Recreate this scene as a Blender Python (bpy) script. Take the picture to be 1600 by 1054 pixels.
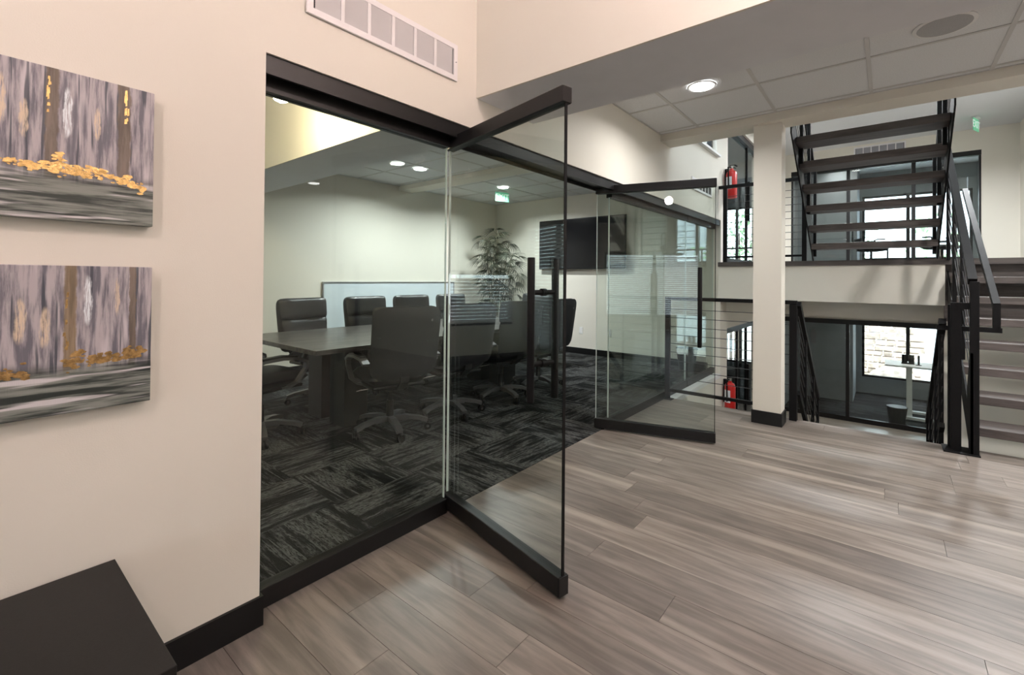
import bpy, bmesh, math, random
from mathutils import Vector, Matrix
for o in list(bpy.data.objects): bpy.data.objects.remove(o)
S = bpy.context.scene
C = S.collection
random.seed(7)
PI = math.pi

# ------------------------------------------------------------------ camera
yaw, pit, rol, F, CY, CX = math.radians(38.907), math.radians(.4545), math.radians(.4677), 717.165, 430.186, 807.904
fw = Vector((-math.sin(yaw)*math.cos(pit), math.cos(yaw)*math.cos(pit), math.sin(pit)))
rt = Vector((math.cos(yaw), math.sin(yaw), 0)); up = rt.cross(fw)
r2 = math.cos(rol)*rt + math.sin(rol)*up; u2 = -math.sin(rol)*rt + math.cos(rol)*up
cd = bpy.data.cameras.new('camera'); cam = bpy.data.objects.new('camera', cd); C.objects.link(cam)
cd.sensor_fit = 'HORIZONTAL'; cd.sensor_width = 36; cd.lens = F/1600*36
cd.shift_x = (800-CX)/1600; cd.shift_y = (CY-527)/1600; cd.clip_start = .02; cd.clip_end = 300
M = Matrix((r2, u2, -fw)).transposed().to_4x4(); M.translation = Vector((0, 0, 1.27)); cam.matrix_world = M
S.camera = cam

# ------------------------------------------------------------------ world, exposure
W = bpy.data.worlds.new('sky'); S.world = W; W.use_nodes = True
nt = W.node_tree; bg = nt.nodes['Background']
sky = nt.nodes.new('ShaderNodeTexSky'); sky.sky_type = 'HOSEK_WILKIE'; sky.turbidity = 4; sky.ground_albedo = .4
sky.sun_direction = Vector((.3, -.5, .8)).normalized()
mixn = nt.nodes.new('ShaderNodeMix'); mixn.data_type = 'RGBA'; mixn.inputs[0].default_value = .6
nt.links.new(sky.outputs[0], mixn.inputs[6]); mixn.inputs[7].default_value = (.85, .93, 1.0, 1)
nt.links.new(mixn.outputs[2], bg.inputs[0]); bg.inputs[1].default_value = 10.0
vs = S.view_settings; vs.view_transform = 'Standard'; vs.look = 'None'; vs.gamma = 1; vs.use_curve_mapping = False
vs.exposure = 0.17
WARM = (1, .79, .735); NEUT = (1, .97, .94)
P_PEND, P_DOWN, P_CONF, P_STAIR, P_OFF = 50, 24, 46, 95, 16

# ------------------------------------------------------------------ materials
def newmat(n):
    m = bpy.data.materials.new(n); m.use_nodes = True
    return m, m.node_tree.nodes, m.node_tree.links, m.node_tree.nodes['Principled BSDF']
def mat(n, c, rough=.5, metal=0, var=.06, scale=8, bump=0, bscale=200, spec=.5, emit=0):
    m, N, L, P = newmat(n)
    tc = N.new('ShaderNodeTexCoord'); no = N.new('ShaderNodeTexNoise'); no.inputs['Scale'].default_value = scale; no.inputs['Detail'].default_value = 4
    L.new(tc.outputs['Object'], no.inputs['Vector'])
    cr = N.new('ShaderNodeValToRGB')
    cr.color_ramp.elements[0].position = .3; cr.color_ramp.elements[1].position = .7
    cr.color_ramp.elements[0].color = (*[max(0, x*(1-var)) for x in c], 1); cr.color_ramp.elements[1].color = (*[min(1, x*(1+var)) for x in c], 1)
    L.new(no.outputs[0], cr.inputs[0]); L.new(cr.outputs[0], P.inputs['Base Color'])
    P.inputs['Roughness'].default_value = rough; P.inputs['Metallic'].default_value = metal; P.inputs['Specular IOR Level'].default_value = spec
    if bump:
        n2 = N.new('ShaderNodeTexNoise'); n2.inputs['Scale'].default_value = bscale; L.new(tc.outputs['Object'], n2.inputs['Vector'])
        b = N.new('ShaderNodeBump'); b.inputs['Strength'].default_value = bump; b.inputs['Distance'].default_value = .002
        L.new(n2.outputs[0], b.inputs['Height']); L.new(b.outputs[0], P.inputs['Normal'])
    if emit:
        L.new(cr.outputs[0], P.inputs['Emission Color']); P.inputs['Emission Strength'].default_value = emit
    return m
def glassmat(n, tint, ior=1.5, gloss=1.0, rough=0.0):
    m = bpy.data.materials.new(n); m.use_nodes = True; N = m.node_tree.nodes; L = m.node_tree.links; N.clear()
    o = N.new('ShaderNodeOutputMaterial'); t = N.new('ShaderNodeBsdfTransparent'); t.inputs[0].default_value = (*tint, 1)
    g = N.new('ShaderNodeBsdfGlossy'); g.inputs['Roughness'].default_value = rough; g.inputs[0].default_value = (gloss, gloss, gloss, 1)
    f = N.new('ShaderNodeFresnel'); f.inputs[0].default_value = ior; mx = N.new('ShaderNodeMixShader')
    # both faces of a thin pane reflect as air-to-glass: use the outward cosine on front and back alike
    geo = N.new('ShaderNodeNewGeometry'); sc = N.new('ShaderNodeMath'); sc.operation = 'MULTIPLY_ADD'
    sc.inputs[1].default_value = (1/ior - ior); sc.inputs[2].default_value = ior
    L.new(geo.outputs['Backfacing'], sc.inputs[0]); L.new(sc.outputs[0], f.inputs[0])
    L.new(f.outputs[0], mx.inputs[0]); L.new(t.outputs[0], mx.inputs[1]); L.new(g.outputs[0], mx.inputs[2]); L.new(mx.outputs[0], o.inputs[0])
    return m
def emat(n, c, s):
    m = bpy.data.materials.new(n); m.use_nodes = True; N = m.node_tree.nodes; L = m.node_tree.links; N.clear()
    o = N.new('ShaderNodeOutputMaterial'); e = N.new('ShaderNodeEmission'); e.inputs[0].default_value = (*c, 1); e.inputs[1].default_value = s
    L.new(e.outputs[0], o.inputs[0]); return m
class NB:
    """tiny node builder for scalar maths"""
    def __init__(s, m): s.N = m.node_tree.nodes; s.L = m.node_tree.links
    def set(s, sock, v):
        if hasattr(v, 'is_output'): s.L.new(v, sock)
        else: sock.default_value = v
    def math(s, op, a, b=0, c=None):
        n = s.N.new('ShaderNodeMath'); n.operation = op; s.set(n.inputs[0], a); s.set(n.inputs[1], b)
        if c is not None: s.set(n.inputs[2], c)
        return n.outputs[0]
    def step(s, v, a, b):
        n = s.N.new('ShaderNodeMapRange'); n.interpolation_type = 'SMOOTHSTEP'; s.set(n.inputs[0], v); n.inputs[1].default_value = a; n.inputs[2].default_value = b
        return n.outputs[0]
    def noise(s, vec, scale, detail=3, rough=.55):
        n = s.N.new('ShaderNodeTexNoise'); n.inputs['Scale'].default_value = scale; n.inputs['Detail'].default_value = detail; n.inputs['Roughness'].default_value = rough
        s.L.new(vec, n.inputs['Vector']); return n.outputs[0]
    def mapv(s, vec, sc, loc=(0, 0, 0)):
        n = s.N.new('ShaderNodeMapping'); s.L.new(vec, n.inputs[0]); n.inputs[1].default_value = loc; n.inputs[3].default_value = sc; return n.outputs[0]
    def mix(s, f, a, b):
        n = s.N.new('ShaderNodeMix'); n.data_type = 'RGBA'; s.set(n.inputs[0], f)
        for i, v in ((6, a), (7, b)):
            if hasattr(v, 'is_output'): s.L.new(v, n.inputs[i])
            else: n.inputs[i].default_value = (*v, 1)
        return n.outputs[2]
    def vadd(s, a, b):
        n = s.N.new('ShaderNodeVectorMath'); n.operation = 'ADD'; s.L.new(a, n.inputs[0]); s.L.new(b, n.inputs[1]); return n.outputs[0]
    def comb(s, x, y, z):
        n = s.N.new('ShaderNodeCombineXYZ')
        for i, v in enumerate((x, y, z)): s.set(n.inputs[i], v)
        return n.outputs[0]

def wood(n, dark, mid, light, rough=.38, rand=True, sapwood=True, tone=.35):
    m, N, L, P = newmat(n); b = NB(m)
    tc = N.new('ShaderNodeTexCoord').outputs['Object']; oi = N.new('ShaderNodeObjectInfo').outputs['Random']
    r = b.math('MULTIPLY', oi, 37.0) if rand else 0.0
    v = b.vadd(tc, b.comb(r, b.math('MULTIPLY', r, 1.7) if rand else 0.0, 0.0)) if rand else tc
    g1n = N.new('ShaderNodeTexNoise'); g1n.inputs['Scale'].default_value = 3.0; g1n.inputs['Detail'].default_value = 4; g1n.inputs['Distortion'].default_value = .9; L.new(b.mapv(v, (.9, 9, 9)), g1n.inputs['Vector']); g1 = g1n.outputs[0]
    warp = b.noise(b.mapv(v, (1.6, 7, 7)), 2.0, 2)
    g2 = b.noise(b.mapv(v, (9, 150, 150)), 2.0, 4, .7)
    g3 = b.noise(b.mapv(v, (.35, 5.5, 5.5)), 2.0, 1)
    t = b.math('ADD', b.math('MULTIPLY', g1, .75), b.math('MULTIPLY', warp, .45))
    col = b.mix(b.step(t, .42, .78), dark, mid)
    if sapwood:
        col = b.mix(b.math('MULTIPLY', b.step(g3, .56, .74), .7), col, light)
    col = b.mix(b.math('MULTIPLY', b.step(g2, .50, .72), .28), col, tuple(x*.55 for x in dark))
    if rand:
        tn = b.math('MULTIPLY_ADD', oi, tone, 1-tone*.6)
        hs = N.new('ShaderNodeHueSaturation'); L.new(col, hs.inputs['Color']); L.new(tn, hs.inputs['Value']); col = hs.outputs[0]
    L.new(col, P.inputs['Base Color']); P.inputs['Roughness'].default_value = rough
    bp = N.new('ShaderNodeBump'); bp.inputs['Strength'].default_value = .12; bp.inputs['Distance'].default_value = .001
    L.new(g2, bp.inputs['Height']); L.new(bp.outputs[0], P.inputs['Normal'])
    return m
def carpet(n, base, streak, rand=True):
    m, N, L, P = newmat(n); b = NB(m)
    tc = N.new('ShaderNodeTexCoord').outputs['Object']
    v = tc if rand else b.mapv(tc, (.45, .3, 1))
    if rand:
        oi = N.new('ShaderNodeObjectInfo').outputs['Random']; r = b.math('MULTIPLY', oi, 53.0); v = b.vadd(tc, b.comb(r, r, 0.0))
    a = b.noise(b.mapv(v, (1.6, 13, 1)), 2.4, 3, .6)
    c = b.noise(b.mapv(v, (14, 75, 1)), 2.0, 3, .7)
    big = b.noise(b.mapv(v, (1.2, 2.2, 1)), 2.2, 1)
    f = b.noise(v, 420, 2)
    mk = b.math('MULTIPLY', b.step(b.math('ADD', b.math('MULTIPLY', a, .7), b.math('MULTIPLY', big, .55)), .55, .74), b.step(c, .38, .56))
    line = b.math('MULTIPLY', b.step(b.noise(b.mapv(v, (.8, 34, 1)), 1.5, 1), .63, .68), b.step(c, .36, .5))
    mk = b.math('MAXIMUM', mk, b.math('MULTIPLY', line, .9))
    col = b.mix(mk, base, streak)
    hs = N.new('ShaderNodeHueSaturation'); L.new(col, hs.inputs['Color']); L.new(b.math('MULTIPLY_ADD', f, .9, .55), hs.inputs['Value'])
    L.new(hs.outputs[0], P.inputs['Base Color']); P.inputs['Roughness'].default_value = .95; P.inputs['Specular IOR Level'].default_value = .15
    bp = N.new('ShaderNodeBump'); bp.inputs['Strength'].default_value = .5; bp.inputs['Distance'].default_value = .003
    L.new(f, bp.inputs['Height']); L.new(bp.outputs[0], P.inputs['Normal'])
    return m

m_wall = mat('cream_wall_paint', (.785, .75, .67), .65, var=.012, scale=1.5, bump=.12, bscale=260)
m_white = mat('white_paint', (.80, .80, .79), .5, var=.02)
m_soffit = mat('ceiling_paint', (.74, .755, .785), .7, var=.02, bump=.1, bscale=200)
m_tile = mat('mineral_ceiling_tile', (.76, .775, .79), .85, var=.07, scale=160, bump=.5, bscale=240)
m_tbar = mat('ceiling_grid_white', (.60, .60, .59), .5, var=.02)
m_black = mat('black_powder_coat', (.0042, .0040, .0046), .55, var=.15, scale=60, bump=.15, bscale=600, spec=.2)
m_rail = mat('dark_bronze_aluminium', (.0075, .0068, .0072), .42, var=.1, scale=20, spec=.35)
m_base = mat('black_rubber_base', (.005, .005, .0055), .42, var=.2, spec=.35)
m_cab = mat('black_laminate', (.011, .0105, .010), .5, var=.12, scale=120, bump=.12, bscale=500, spec=.3)
m_glass = glassmat('clear_glass', (.922, .956, .938), gloss=.62)
m_gedge = mat('polished_glass_edge', (.72, .80, .78), .15, var=.05)
m_wpane = glassmat('window_glass', (.95, .97, .97))
m_plank = wood('greige_oak_plank', (.135, .113, .098), (.228, .195, .171), (.35, .303, .262), rough=.38)
m_tread = wood('grey_brown_tread', (.062, .050, .046), (.118, .097, .090), (.2, .16, .13), rough=.5, sapwood=False)
m_lowfl = wood('pale_oak_floor', (.27, .24, .20), (.42, .38, .33), (.52, .47, .4), rough=.35, rand=False)
m_table = wood('charcoal_laminate', (.030, .027, .026), (.125, .115, .108), (.16, .15, .14), rough=.32, rand=False, sapwood=False)
m_carp = carpet('charcoal_carpet_tile', (.0052, .0054, .0060), (.115, .118, .118))
m_carp2 = carpet('charcoal_carpet_far', (.008, .008, .009), (.075, .075, .08), rand=False)
m_leather = mat('black_leather', (.009, .0105, .0145), .38, var=.12, scale=30, bump=.25, bscale=240)
m_shell = mat('black_upholstered_shell', (.0125, .014, .0175), .55, var=.08, scale=40, bump=.2, bscale=400, spec=.3)
m_plast = mat('black_plastic', (.006, .006, .0065), .45, var=.1, spec=.3)
m_arm = mat('grey_arm_metal', (.13, .13, .135), .34, metal=.4, var=.06)
m_chrome = mat('chrome', (.75, .75, .76), .12, metal=1, var=.03)
m_grille = mat('white_enamel_grille', (.84, .82, .83), .4, var=.015)
m_dark = mat('dark_void', (.05, .05, .052), .9, var=.1)
m_red = mat('fire_red_enamel', (.55, .018, .016), .3, var=.06)
m_label = mat('white_label', (.78, .82, .86), .5, var=.08, scale=60)
m_leaf = mat('palm_leaf', (.020, .028, .013), .6, var=.4, scale=25)
m_cane = mat('palm_cane', (.10, .085, .05), .6, var=.3, scale=40)
m_pot = mat('dark_ceramic_pot', (.03, .035, .04), .4)
m_soil = mat('potting_soil', (.03, .02, .014), .9, var=.4, scale=60)
m_steel = mat('stainless_cable', (.10, .10, .105), .35, metal=.8, var=.05)
m_screen = mat('tv_screen', (.006, .006, .008), .16, var=.05, spec=.3)
m_board = mat('whiteboard_face', (.66, .74, .79), .22, var=.02)
m_alu = mat('aluminium_frame', (.45, .46, .47), .35, metal=.8)
m_gold = mat('gold_leaf', (.86, .55, .22), .28, metal=.85, var=.25, scale=90, bump=.4, bscale=300)
m_canv = mat('canvas_side', (.55, .53, .55), .8, var=.15, scale=30)
m_slat = mat('blind_slat', (.74, .76, .78), .5, var=.03)
m_grey = mat('grey_office_wall', (.20, .215, .23), .7, var=.05)
m_bin = mat('grey_plastic_bin', (.022, .023, .025), .5, var=.1)
m_stone = mat('sandstone', (.62, .50, .42), .9, var=.4, scale=6, bump=.6, bscale=20)
m_sand = mat('sunlit_gravel', (.75, .68, .60), .95, var=.25, scale=4)
m_siding = mat('pale_siding', (.68, .74, .80), .7, var=.06, scale=3)
m_fol = mat('bright_foliage', (.30, .48, .25), .7, var=.6, scale=5)
m_bark = mat('tree_bark', (.18, .13, .10), .9, var=.3)
m_lamp = emat('led_lens', (1, .98, .95), 14)
m_exit = mat('exit_sign_green', (.16, .55, .33), .4, var=.05, emit=.35)
m_exitl = mat('exit_lettering', (.8, .95, .88), .5, emit=.5)

# ------------------------------------------------------------------ geometry helpers
def box(bm, x0, x1, y0, y1, z0, z1, bev=0):
    t = bmesh.new() if bev else bm
    vs_ = [t.verts.new((x, y, z)) for x in (x0, x1) for y in (y0, y1) for z in (z0, z1)]
    for f in ((0, 1, 3, 2), (4, 6, 7, 5), (0, 4, 5, 1), (2, 3, 7, 6), (0, 2, 6, 4), (1, 5, 7, 3)): t.faces.new([vs_[i] for i in f])
    if bev:
        bmesh.ops.recalc_face_normals(t, faces=t.faces)
        bmesh.ops.bevel(t, geom=t.edges[:], offset=bev, segments=2, affect='EDGES', profile=.5)
        merge(bm, t)
    return bm
def merge(bm, t, mtx=None):
    mp = {}
    for v in t.verts: mp[v] = bm.verts.new(mtx @ v.co if mtx else v.co)
    for f in t.faces:
        try: bm.faces.new([mp[v] for v in f.verts])
        except ValueError: pass
    t.free()
def tube(bm, pts, r, n=8, cap=True, rr=None):
    pts = [Vector(p) for p in pts]; rings = []
    prev = None
    for i, p in enumerate(pts):
        d = (pts[min(i+1, len(pts)-1)] - pts[max(i-1, 0)]).normalized()
        a = Vector((0, 0, 1)) if abs(d.z) < .95 else Vector((1, 0, 0))
        if prev is not None and abs(prev.dot(d)) < .95: a = prev
        u = (a - a.dot(d)*d).normalized(); prev = u; w = d.cross(u)
        R = rr[i] if rr else r
        rings.append([bm.verts.new(p + R*(math.cos(2*PI*k/n)*u + math.sin(2*PI*k/n)*w)) for k in range(n)])
    for a, b in zip(rings, rings[1:]):
        for k in range(n): bm.faces.new((a[k], a[(k+1) % n], b[(k+1) % n], b[k]))
    if cap: bm.faces.new(rings[0][::-1]); bm.faces.new(rings[-1])
    return bm
def ribbon(bm, pts, w, t, side):
    """rectangular section swept along pts; side = width direction"""
    pts = [Vector(p) for p in pts]; side = Vector(side).normalized(); rings = []
    for i, p in enumerate(pts):
        d = (pts[min(i+1, len(pts)-1)] - pts[max(i-1, 0)]).normalized(); nrm = d.cross(side).normalized()
        rings.append([bm.verts.new(p + sx*w/2*side + sy*t/2*nrm) for sx, sy in ((-1, -1), (1, -1), (1, 1), (-1, 1))])
    for a, b in zip(rings, rings[1:]):
        for k in range(4): bm.faces.new((a[k], a[(k+1) % 4], b[(k+1) % 4], b[k]))
    bm.faces.new(rings[0][::-1]); bm.faces.new(rings[-1]); return bm
def lathe(bm, prof, cx=0, cy=0, n=20):
    rings = [[bm.verts.new((cx+r*math.cos(2*PI*k/n), cy+r*math.sin(2*PI*k/n), z)) for k in range(n)] for r, z in prof]
    for a, b in zip(rings, rings[1:]):
        for k in range(n): bm.faces.new((a[k], a[(k+1) % n], b[(k+1) % n], b[k]))
    bm.faces.new(rings[0][::-1]); bm.faces.new(rings[-1]); return bm
def cushion(bm, w0, w1, h, t, nu=10, nv=12, p=5, mtx=None, bow=0):
    """padded slab: width w0 at v=-1, w1 at v=1 in local x, height h in local z, thickness t in local y"""
    b = bmesh.new(); fr, bk = [], []
    for j in range(nv+1):
        v = -1+2*j/nv; a, c = [], []
        for i in range(nu+1):
            u = -1+2*i/nu
            w = w0+(w1-w0)*(v+1)/2
            # squash the grid to a rounded-corner outline
            k = (abs(u)**8+abs(v)**8)**(1/8) if (u or v) else 1; mx_ = max(abs(u), abs(v), 1e-6); s = mx_/k
            x = u*s*w/2; z = v*s*h/2
            e = max(0, 1-mx_**p)**.5
            y0 = bow*(1-u*u)
            a.append(b.verts.new((x, y0+t/2*e, z)))
            c.append(a[-1] if mx_ >= 1 else b.verts.new((x, y0-t/2*e, z)))
        fr.append(a); bk.append(c)
    for g, flip in ((fr, 1), (bk, 0)):
        for j in range(nv):
            for i in range(nu):
                q = [g[j][i], g[j][i+1], g[j+1][i+1], g[j+1][i]]
                b.faces.new(q if not flip else q[::-1])
    merge(bm, b, mtx); return bm
def B(): return bmesh.new()
def obj(name, bm, m, parent=None, world=True, smooth=False):
    bmesh.ops.recalc_face_normals(bm, faces=bm.faces)
    me = bpy.data.meshes.new(name); bm.to_mesh(me); bm.free()
    if m: me.materials.append(m)
    if smooth:
        for p in me.polygons: p.use_smooth = True
        try: me.set_sharp_from_angle(angle=math.radians(45))
        except Exception: pass
    o = bpy.data.objects.new(name, me); C.objects.link(o)
    if parent:
        o.parent = parent
        if world:
            off = Vector(parent.location); q = parent.parent
            while q: off = off+Vector(q.location); q = q.parent
            me.transform(Matrix.Translation(-off))
    return o
def tag(o, label=None, cat=None, group=None, kind=None):
    if label: o['label'] = label
    if cat: o['category'] = cat
    if group: o['group'] = group
    if kind: o['kind'] = kind
    return o
def thing(name, label, cat, loc=(0, 0, 0), rz=0, group=None):
    o = bpy.data.objects.new(name, None); C.objects.link(o); o.location = loc; o.rotation_euler = (0, 0, rz); o.empty_display_size = .1
    return tag(o, label, cat, group)
def struct(name, m, *boxes, parent=None, label=None):
    b = B()
    for q in boxes: box(b, *q)
    o = obj(name, b, m, parent)
    if not parent: o['kind'] = 'structure'
    if label: o['label'] = label
    return o
def boxobj(name, m, q, parent, world=True, bev=0):
    return obj(name, box(B(), *q, bev), m, parent, world)
def copytree(o, parent=None):
    c = o.copy(); C.objects.link(c); c.parent = parent
    for ch in list(o.children): copytree(ch, c)
    return c
def share(name, me, loc, parent, rot=(0, 0, 0), scale=(1, 1, 1)):
    o = bpy.data.objects.new(name, me); C.objects.link(o); o.parent = parent; o.location = loc; o.rotation_euler = rot; o.scale = scale; return o
def mesh(name, bm, m):
    bmesh.ops.recalc_face_normals(bm, faces=bm.faces)
    me = bpy.data.meshes.new(name); bm.to_mesh(me); bm.free(); me.materials.append(m); return me
def light(kind, name, loc, power, color, parent=None, size=.1, spread=PI):
    l = bpy.data.lights.new(name, kind); l.energy = power; l.color = color
    if kind == 'AREA': l.shape = 'DISK'; l.size = size; l.spread = spread
    else: l.shadow_soft_size = size
    o = bpy.data.objects.new(name, l); C.objects.link(o); o.location = loc
    if parent: o.parent = parent
    return o

# ------------------------------------------------------------------ levels and planes
XL = -1.785            # room face of left wall
XG = -1.885            # glass line
YB, YS = 1.836, 2.365  # bulkhead front and back
ZS, ZC = 2.275, 2.74   # soffit and tile ceiling
YE = 4.92              # floor edge
UP, LO = 1.52, -1.51   # upper landing and lower level

# ---- main floor: base slab and planks
floor = struct('floor', m_dark, (-1.89, 4.6, -4.6, YE, -.30, -.012))
# the nosing along the open edge
pw, gap = .178, .0016
fixed = {-1: -1.59, -2: -1.327, 1: -1.30, 4: -1.072, 6: -1.009, 13: -.012, 10: .217, 5: .256}
random.seed(11)
cache = {}
def plankmesh(Ln):
    k = round(Ln, 3)
    if k not in cache: cache[k] = mesh('plank', box(B(), -Ln/2+gap/2, Ln/2-gap/2, -pw/2+gap/2, pw/2-gap/2, -.012, 0), m_plank)
    return cache[k]
x_min, x_max = -1.885, 4.6
for i in range(-32, 22):
    y0 = 1.14+pw*i; y1 = y0+pw
    if y0 < -4.6 or y0 > YE-.02: continue
    far = y0 < -.6
    xs = [x_min]; j = fixed.get(i, x_min+random.uniform(.35, 1.5))
    while j < x_max-.3:
        xs.append(j); j += random.choice((1.5, 1.7, 1.9)) if not far else 2.4
    xs.append(x_max)
    for a, b_ in zip(xs, xs[1:]):
        if y1 > YE:
            o = boxobj('plank', m_plank, (a+gap/2, b_-gap/2, y0+gap/2, YE, -.012, 0), floor)
        else:
            o = share('plank', plankmesh(b_-a), ((a+b_)/2, y0+pw/2, 0), floor)
# ---- conference carpet
cfl = struct('floor_conference', m_dark, (-6.08, -1.89, -.8, 6.84, -.30, -.008))
ct = mesh('carpet_tile', box(B(), -.2615, .2615, -.2615, .2615, -.008, 0), m_carp)
nx, ny = 8, 14
ctw = (6.08-1.89)/nx
cty = 7.64/ny
for i in range(nx):
    for j in range(ny):
        o = share('carpet_tile', ct, (-6.08+ctw*(i+.5), -.8+cty*(j+.5), 0), cfl, (0, 0, PI/2*((i+j) % 2)))
        a, b_ = ctw/.5245, cty/.5245
        o.scale = (a, b_, 1) if (i+j) % 2 == 0 else (b_, a, 1)
struct('trim_threshold', m_white, (-2.0, XL+.01, YE, 6.64, -.05, -.003), label=None)

# ---- left wall, with the long glazed opening, stairwell clerestory
struct('wall_left', m_wall, (-1.95, XL, -4.6, .727, 0, 3.6))
struct('wall_left_header', m_wall, (-1.95, XL, .727, YB, 2.10, 3.6), (-1.95, XL, YB, 4.95, 2.10, 2.9), (-1.95, XL, 4.95, 6.45, 2.10, 2.95),
       (-1.95, XL, 4.77, 4.95, 2.9, 5.5), (-1.95, XL, 4.95, 6.45, 4.9, 5.5), (-1.95, XL, 6.45, 6.66, 2.1, 5.5))
struct('wall_left_end', m_wall, (-1.95, XL, 6.66, 7.0, LO, 5.5))
struct('wall_left_lower', m_wall, (-2.1, XL, YE, 6.66, LO, -.05))
b = B(); box(b, -1.80, -1.74, 4.9, 6.5, 2.93, 2.96)
o = obj('trim_1', b, m_white); o['kind'] = 'structure'
w1 = struct('window_1', m_rail, (-1.90, -1.84, 4.95, 5.0, 2.95, 4.9), (-1.90, -1.84, 6.40, 6.45, 2.95, 4.9), (-1.90, -1.84, 5.0, 6.40, 2.95, 3.0), (-1.90, -1.84, 5.0, 6.40, 4.85, 4.9))
boxobj('pane', m_wpane, (-1.876, -1.866, 5.0, 6.40, 3.0, 4.85), w1)
def baseb(name, *q): return struct(name, m_base, *q)
baseb('baseboard_left', (XL, XL+.012, -4.6, .727, 0, .106), (-1.95, XL+.012, .727, .737, 0, .106))
baseb('baseboard_far', (-6.08, -1.95, 6.828, 6.84, 0, .1)); baseb('baseboard_conference', (-6.08, -6.068, -.8, 6.828, 0, .1))
# ---- conference shell
struct('wall_far', m_wall, (-6.2, -1.95, 6.84, 6.98, -.3, 3.6))
cwin = (-.6, .5, .55, 1.4)   # window in the conference side wall
struct('wall_conference_side', m_wall, (-6.2, -6.08, cwin[1], 6.84, 0, 3.6), (-6.2, -6.08, -.92, cwin[0], 0, 3.6), (-6.2, -6.08, cwin[0], cwin[1], 0, cwin[2]), (-6.2, -6.08, cwin[0], cwin[1], cwin[3], 3.6))
cw2 = (-5.95, -4.3, .25, 2.1)
struct('wall_conference_near', m_wall, (-6.08, cw2[0], -.92, -.8, 0, 3.6), (cw2[1], -1.95, -.92, -.8, 0, 3.6), (cw2[0], cw2[1], -.92, -.8, 0, cw2[2]), (cw2[0], cw2[1], -.92, -.8, cw2[3], 3.6))
def yframe(name, x0, x1, y, z0, z1, mull=()):
    bs = [(x0, x1, y-.03, y+.03, z0, z0+.05), (x0, x1, y-.03, y+.03, z1-.05, z1), (x0, x0+.05, y-.03, y+.03, z0+.05, z1-.05), (x1-.05, x1, y-.03, y+.03, z0+.05, z1-.05)]
    bs += [(mx-.035, mx+.035, y-.03, y+.03, z0+.05, z1-.05) for mx in mull]
    w = struct(name, m_rail, *bs)
    xs = [x0+.05]+[v for mx in mull for v in (mx-.035, mx+.035)]+[x1-.05]
    for a, c in zip(xs[::2], xs[1::2]): boxobj('pane', m_wpane, (a, c, y-.004, y+.004, z0+.05, z1-.05), w)
    return w
yframe('window_2', *cw2[:2], -.86, cw2[2], cw2[3], (-5.12,))
w3 = struct('window_3', m_rail, (-6.17, -6.11, cwin[0], cwin[1], cwin[2], cwin[2]+.05), (-6.17, -6.11, cwin[0], cwin[1], cwin[3]-.05, cwin[3]), (-6.17, -6.11, cwin[0], cwin[0]+.05, cwin[2]+.05, cwin[3]-.05), (-6.17, -6.11, cwin[1]-.05, cwin[1], cwin[2]+.05, cwin[3]-.05))
boxobj('pane', m_wpane, (-6.144, -6.136, cwin[0]+.05, cwin[1]-.05, cwin[2]+.05, cwin[3]-.05), w3)

# ---- main room shell out of view
bw = (-1.3, 1.1, .32, 1.98)
struct('wall_back', m_wall, (-1.95, bw[0], -4.72, -4.6, 0, 3.6), (bw[1], 4.72, -4.72, -4.6, 0, 3.6), (bw[0], bw[1], -4.72, -4.6, 0, bw[2]), (bw[0], bw[1], -4.72, -4.6, bw[3], 3.6))
yframe('window_4', bw[0], bw[1], -4.66, bw[2], bw[3], (-.04,))
struct('wall_right', m_wall, (4.6, 4.72, -4.6, 5.04, 0, 3.6))
struct('wall_stair_front', m_wall, (1.75, 4.6, YE, 5.04, -.3, ZC))
# ---- ceilings
struct('ceiling', m_soffit, (-6.2, 4.72, -4.72, YB, 3.6, 3.75))
struct('ceiling_bulkhead', m_soffit, (-6.08, -1.95, YB+.012, YS, ZS, 3.75), (XL, 4.6, YB+.012, YS, ZS, 3.75), (-1.95, XL, YB+.012, YS, 2.9, 3.75))
struct('wall_bulkhead', m_wall, (-6.08, -1.95, YB, YB+.012, ZS, 3.6), (XL, 4.6, YB, YB+.012, ZS, 3.6))
def tileceil(name, x0, x1, y0, y1, z, gx, gy, st=.655, roof=.12):
    c = struct(name, m_dark, (x0, x1, y0, y1, z+.022, z+roof))
    tm = mesh('ceiling_tile', box(B(), -(st/2-.009), st/2-.009, -(st/2-.009), st/2-.009, 0.0, .018), m_tile)
    xs = [x0]+[gx+st*k for k in range(-20, 20) if x0+.02 < gx+st*k < x1-.02]+[x1]
    ys = [y0]+[gy+st*k for k in range(-20, 20) if y0+.02 < gy+st*k < y1-.02]+[y1]
    for a, b1 in zip(xs, xs[1:]):
        for e, f in zip(ys, ys[1:]):
            if abs(b1-a-st) < 1e-4 and abs(f-e-st) < 1e-4: share('ceiling_tile', tm, ((a+b1)/2, (e+f)/2, z), c)
            else: boxobj('ceiling_tile', m_tile, (a+.009, b1-.009, e+.009, f-.009, z, z+.018), c)
    for a in xs: boxobj('grid_bar', m_tbar, (max(x0, a-.012), min(x1, a+.012), y0, y1, z-.005, z+.0), c)
    for e in ys: boxobj('grid_bar', m_tbar, (x0, x1, max(y0, e-.012), min(y1, e+.012), z-.0045, z+.0005), c)
    return c
tileceil('ceiling_tiles', XL, 4.6, YS, 4.5, ZC, -.1, 3.77)
tileceil('ceiling_conference', -6.08, -1.95, YS, 6.84, ZC, -4.1, 3.77)
struct('ceiling_beam', m_wall, (-6.08, -1.95, 4.5, 4.77, 2.667, 2.735), (XL, 4.6, 4.5, 4.77, 2.667, 3.04))
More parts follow.
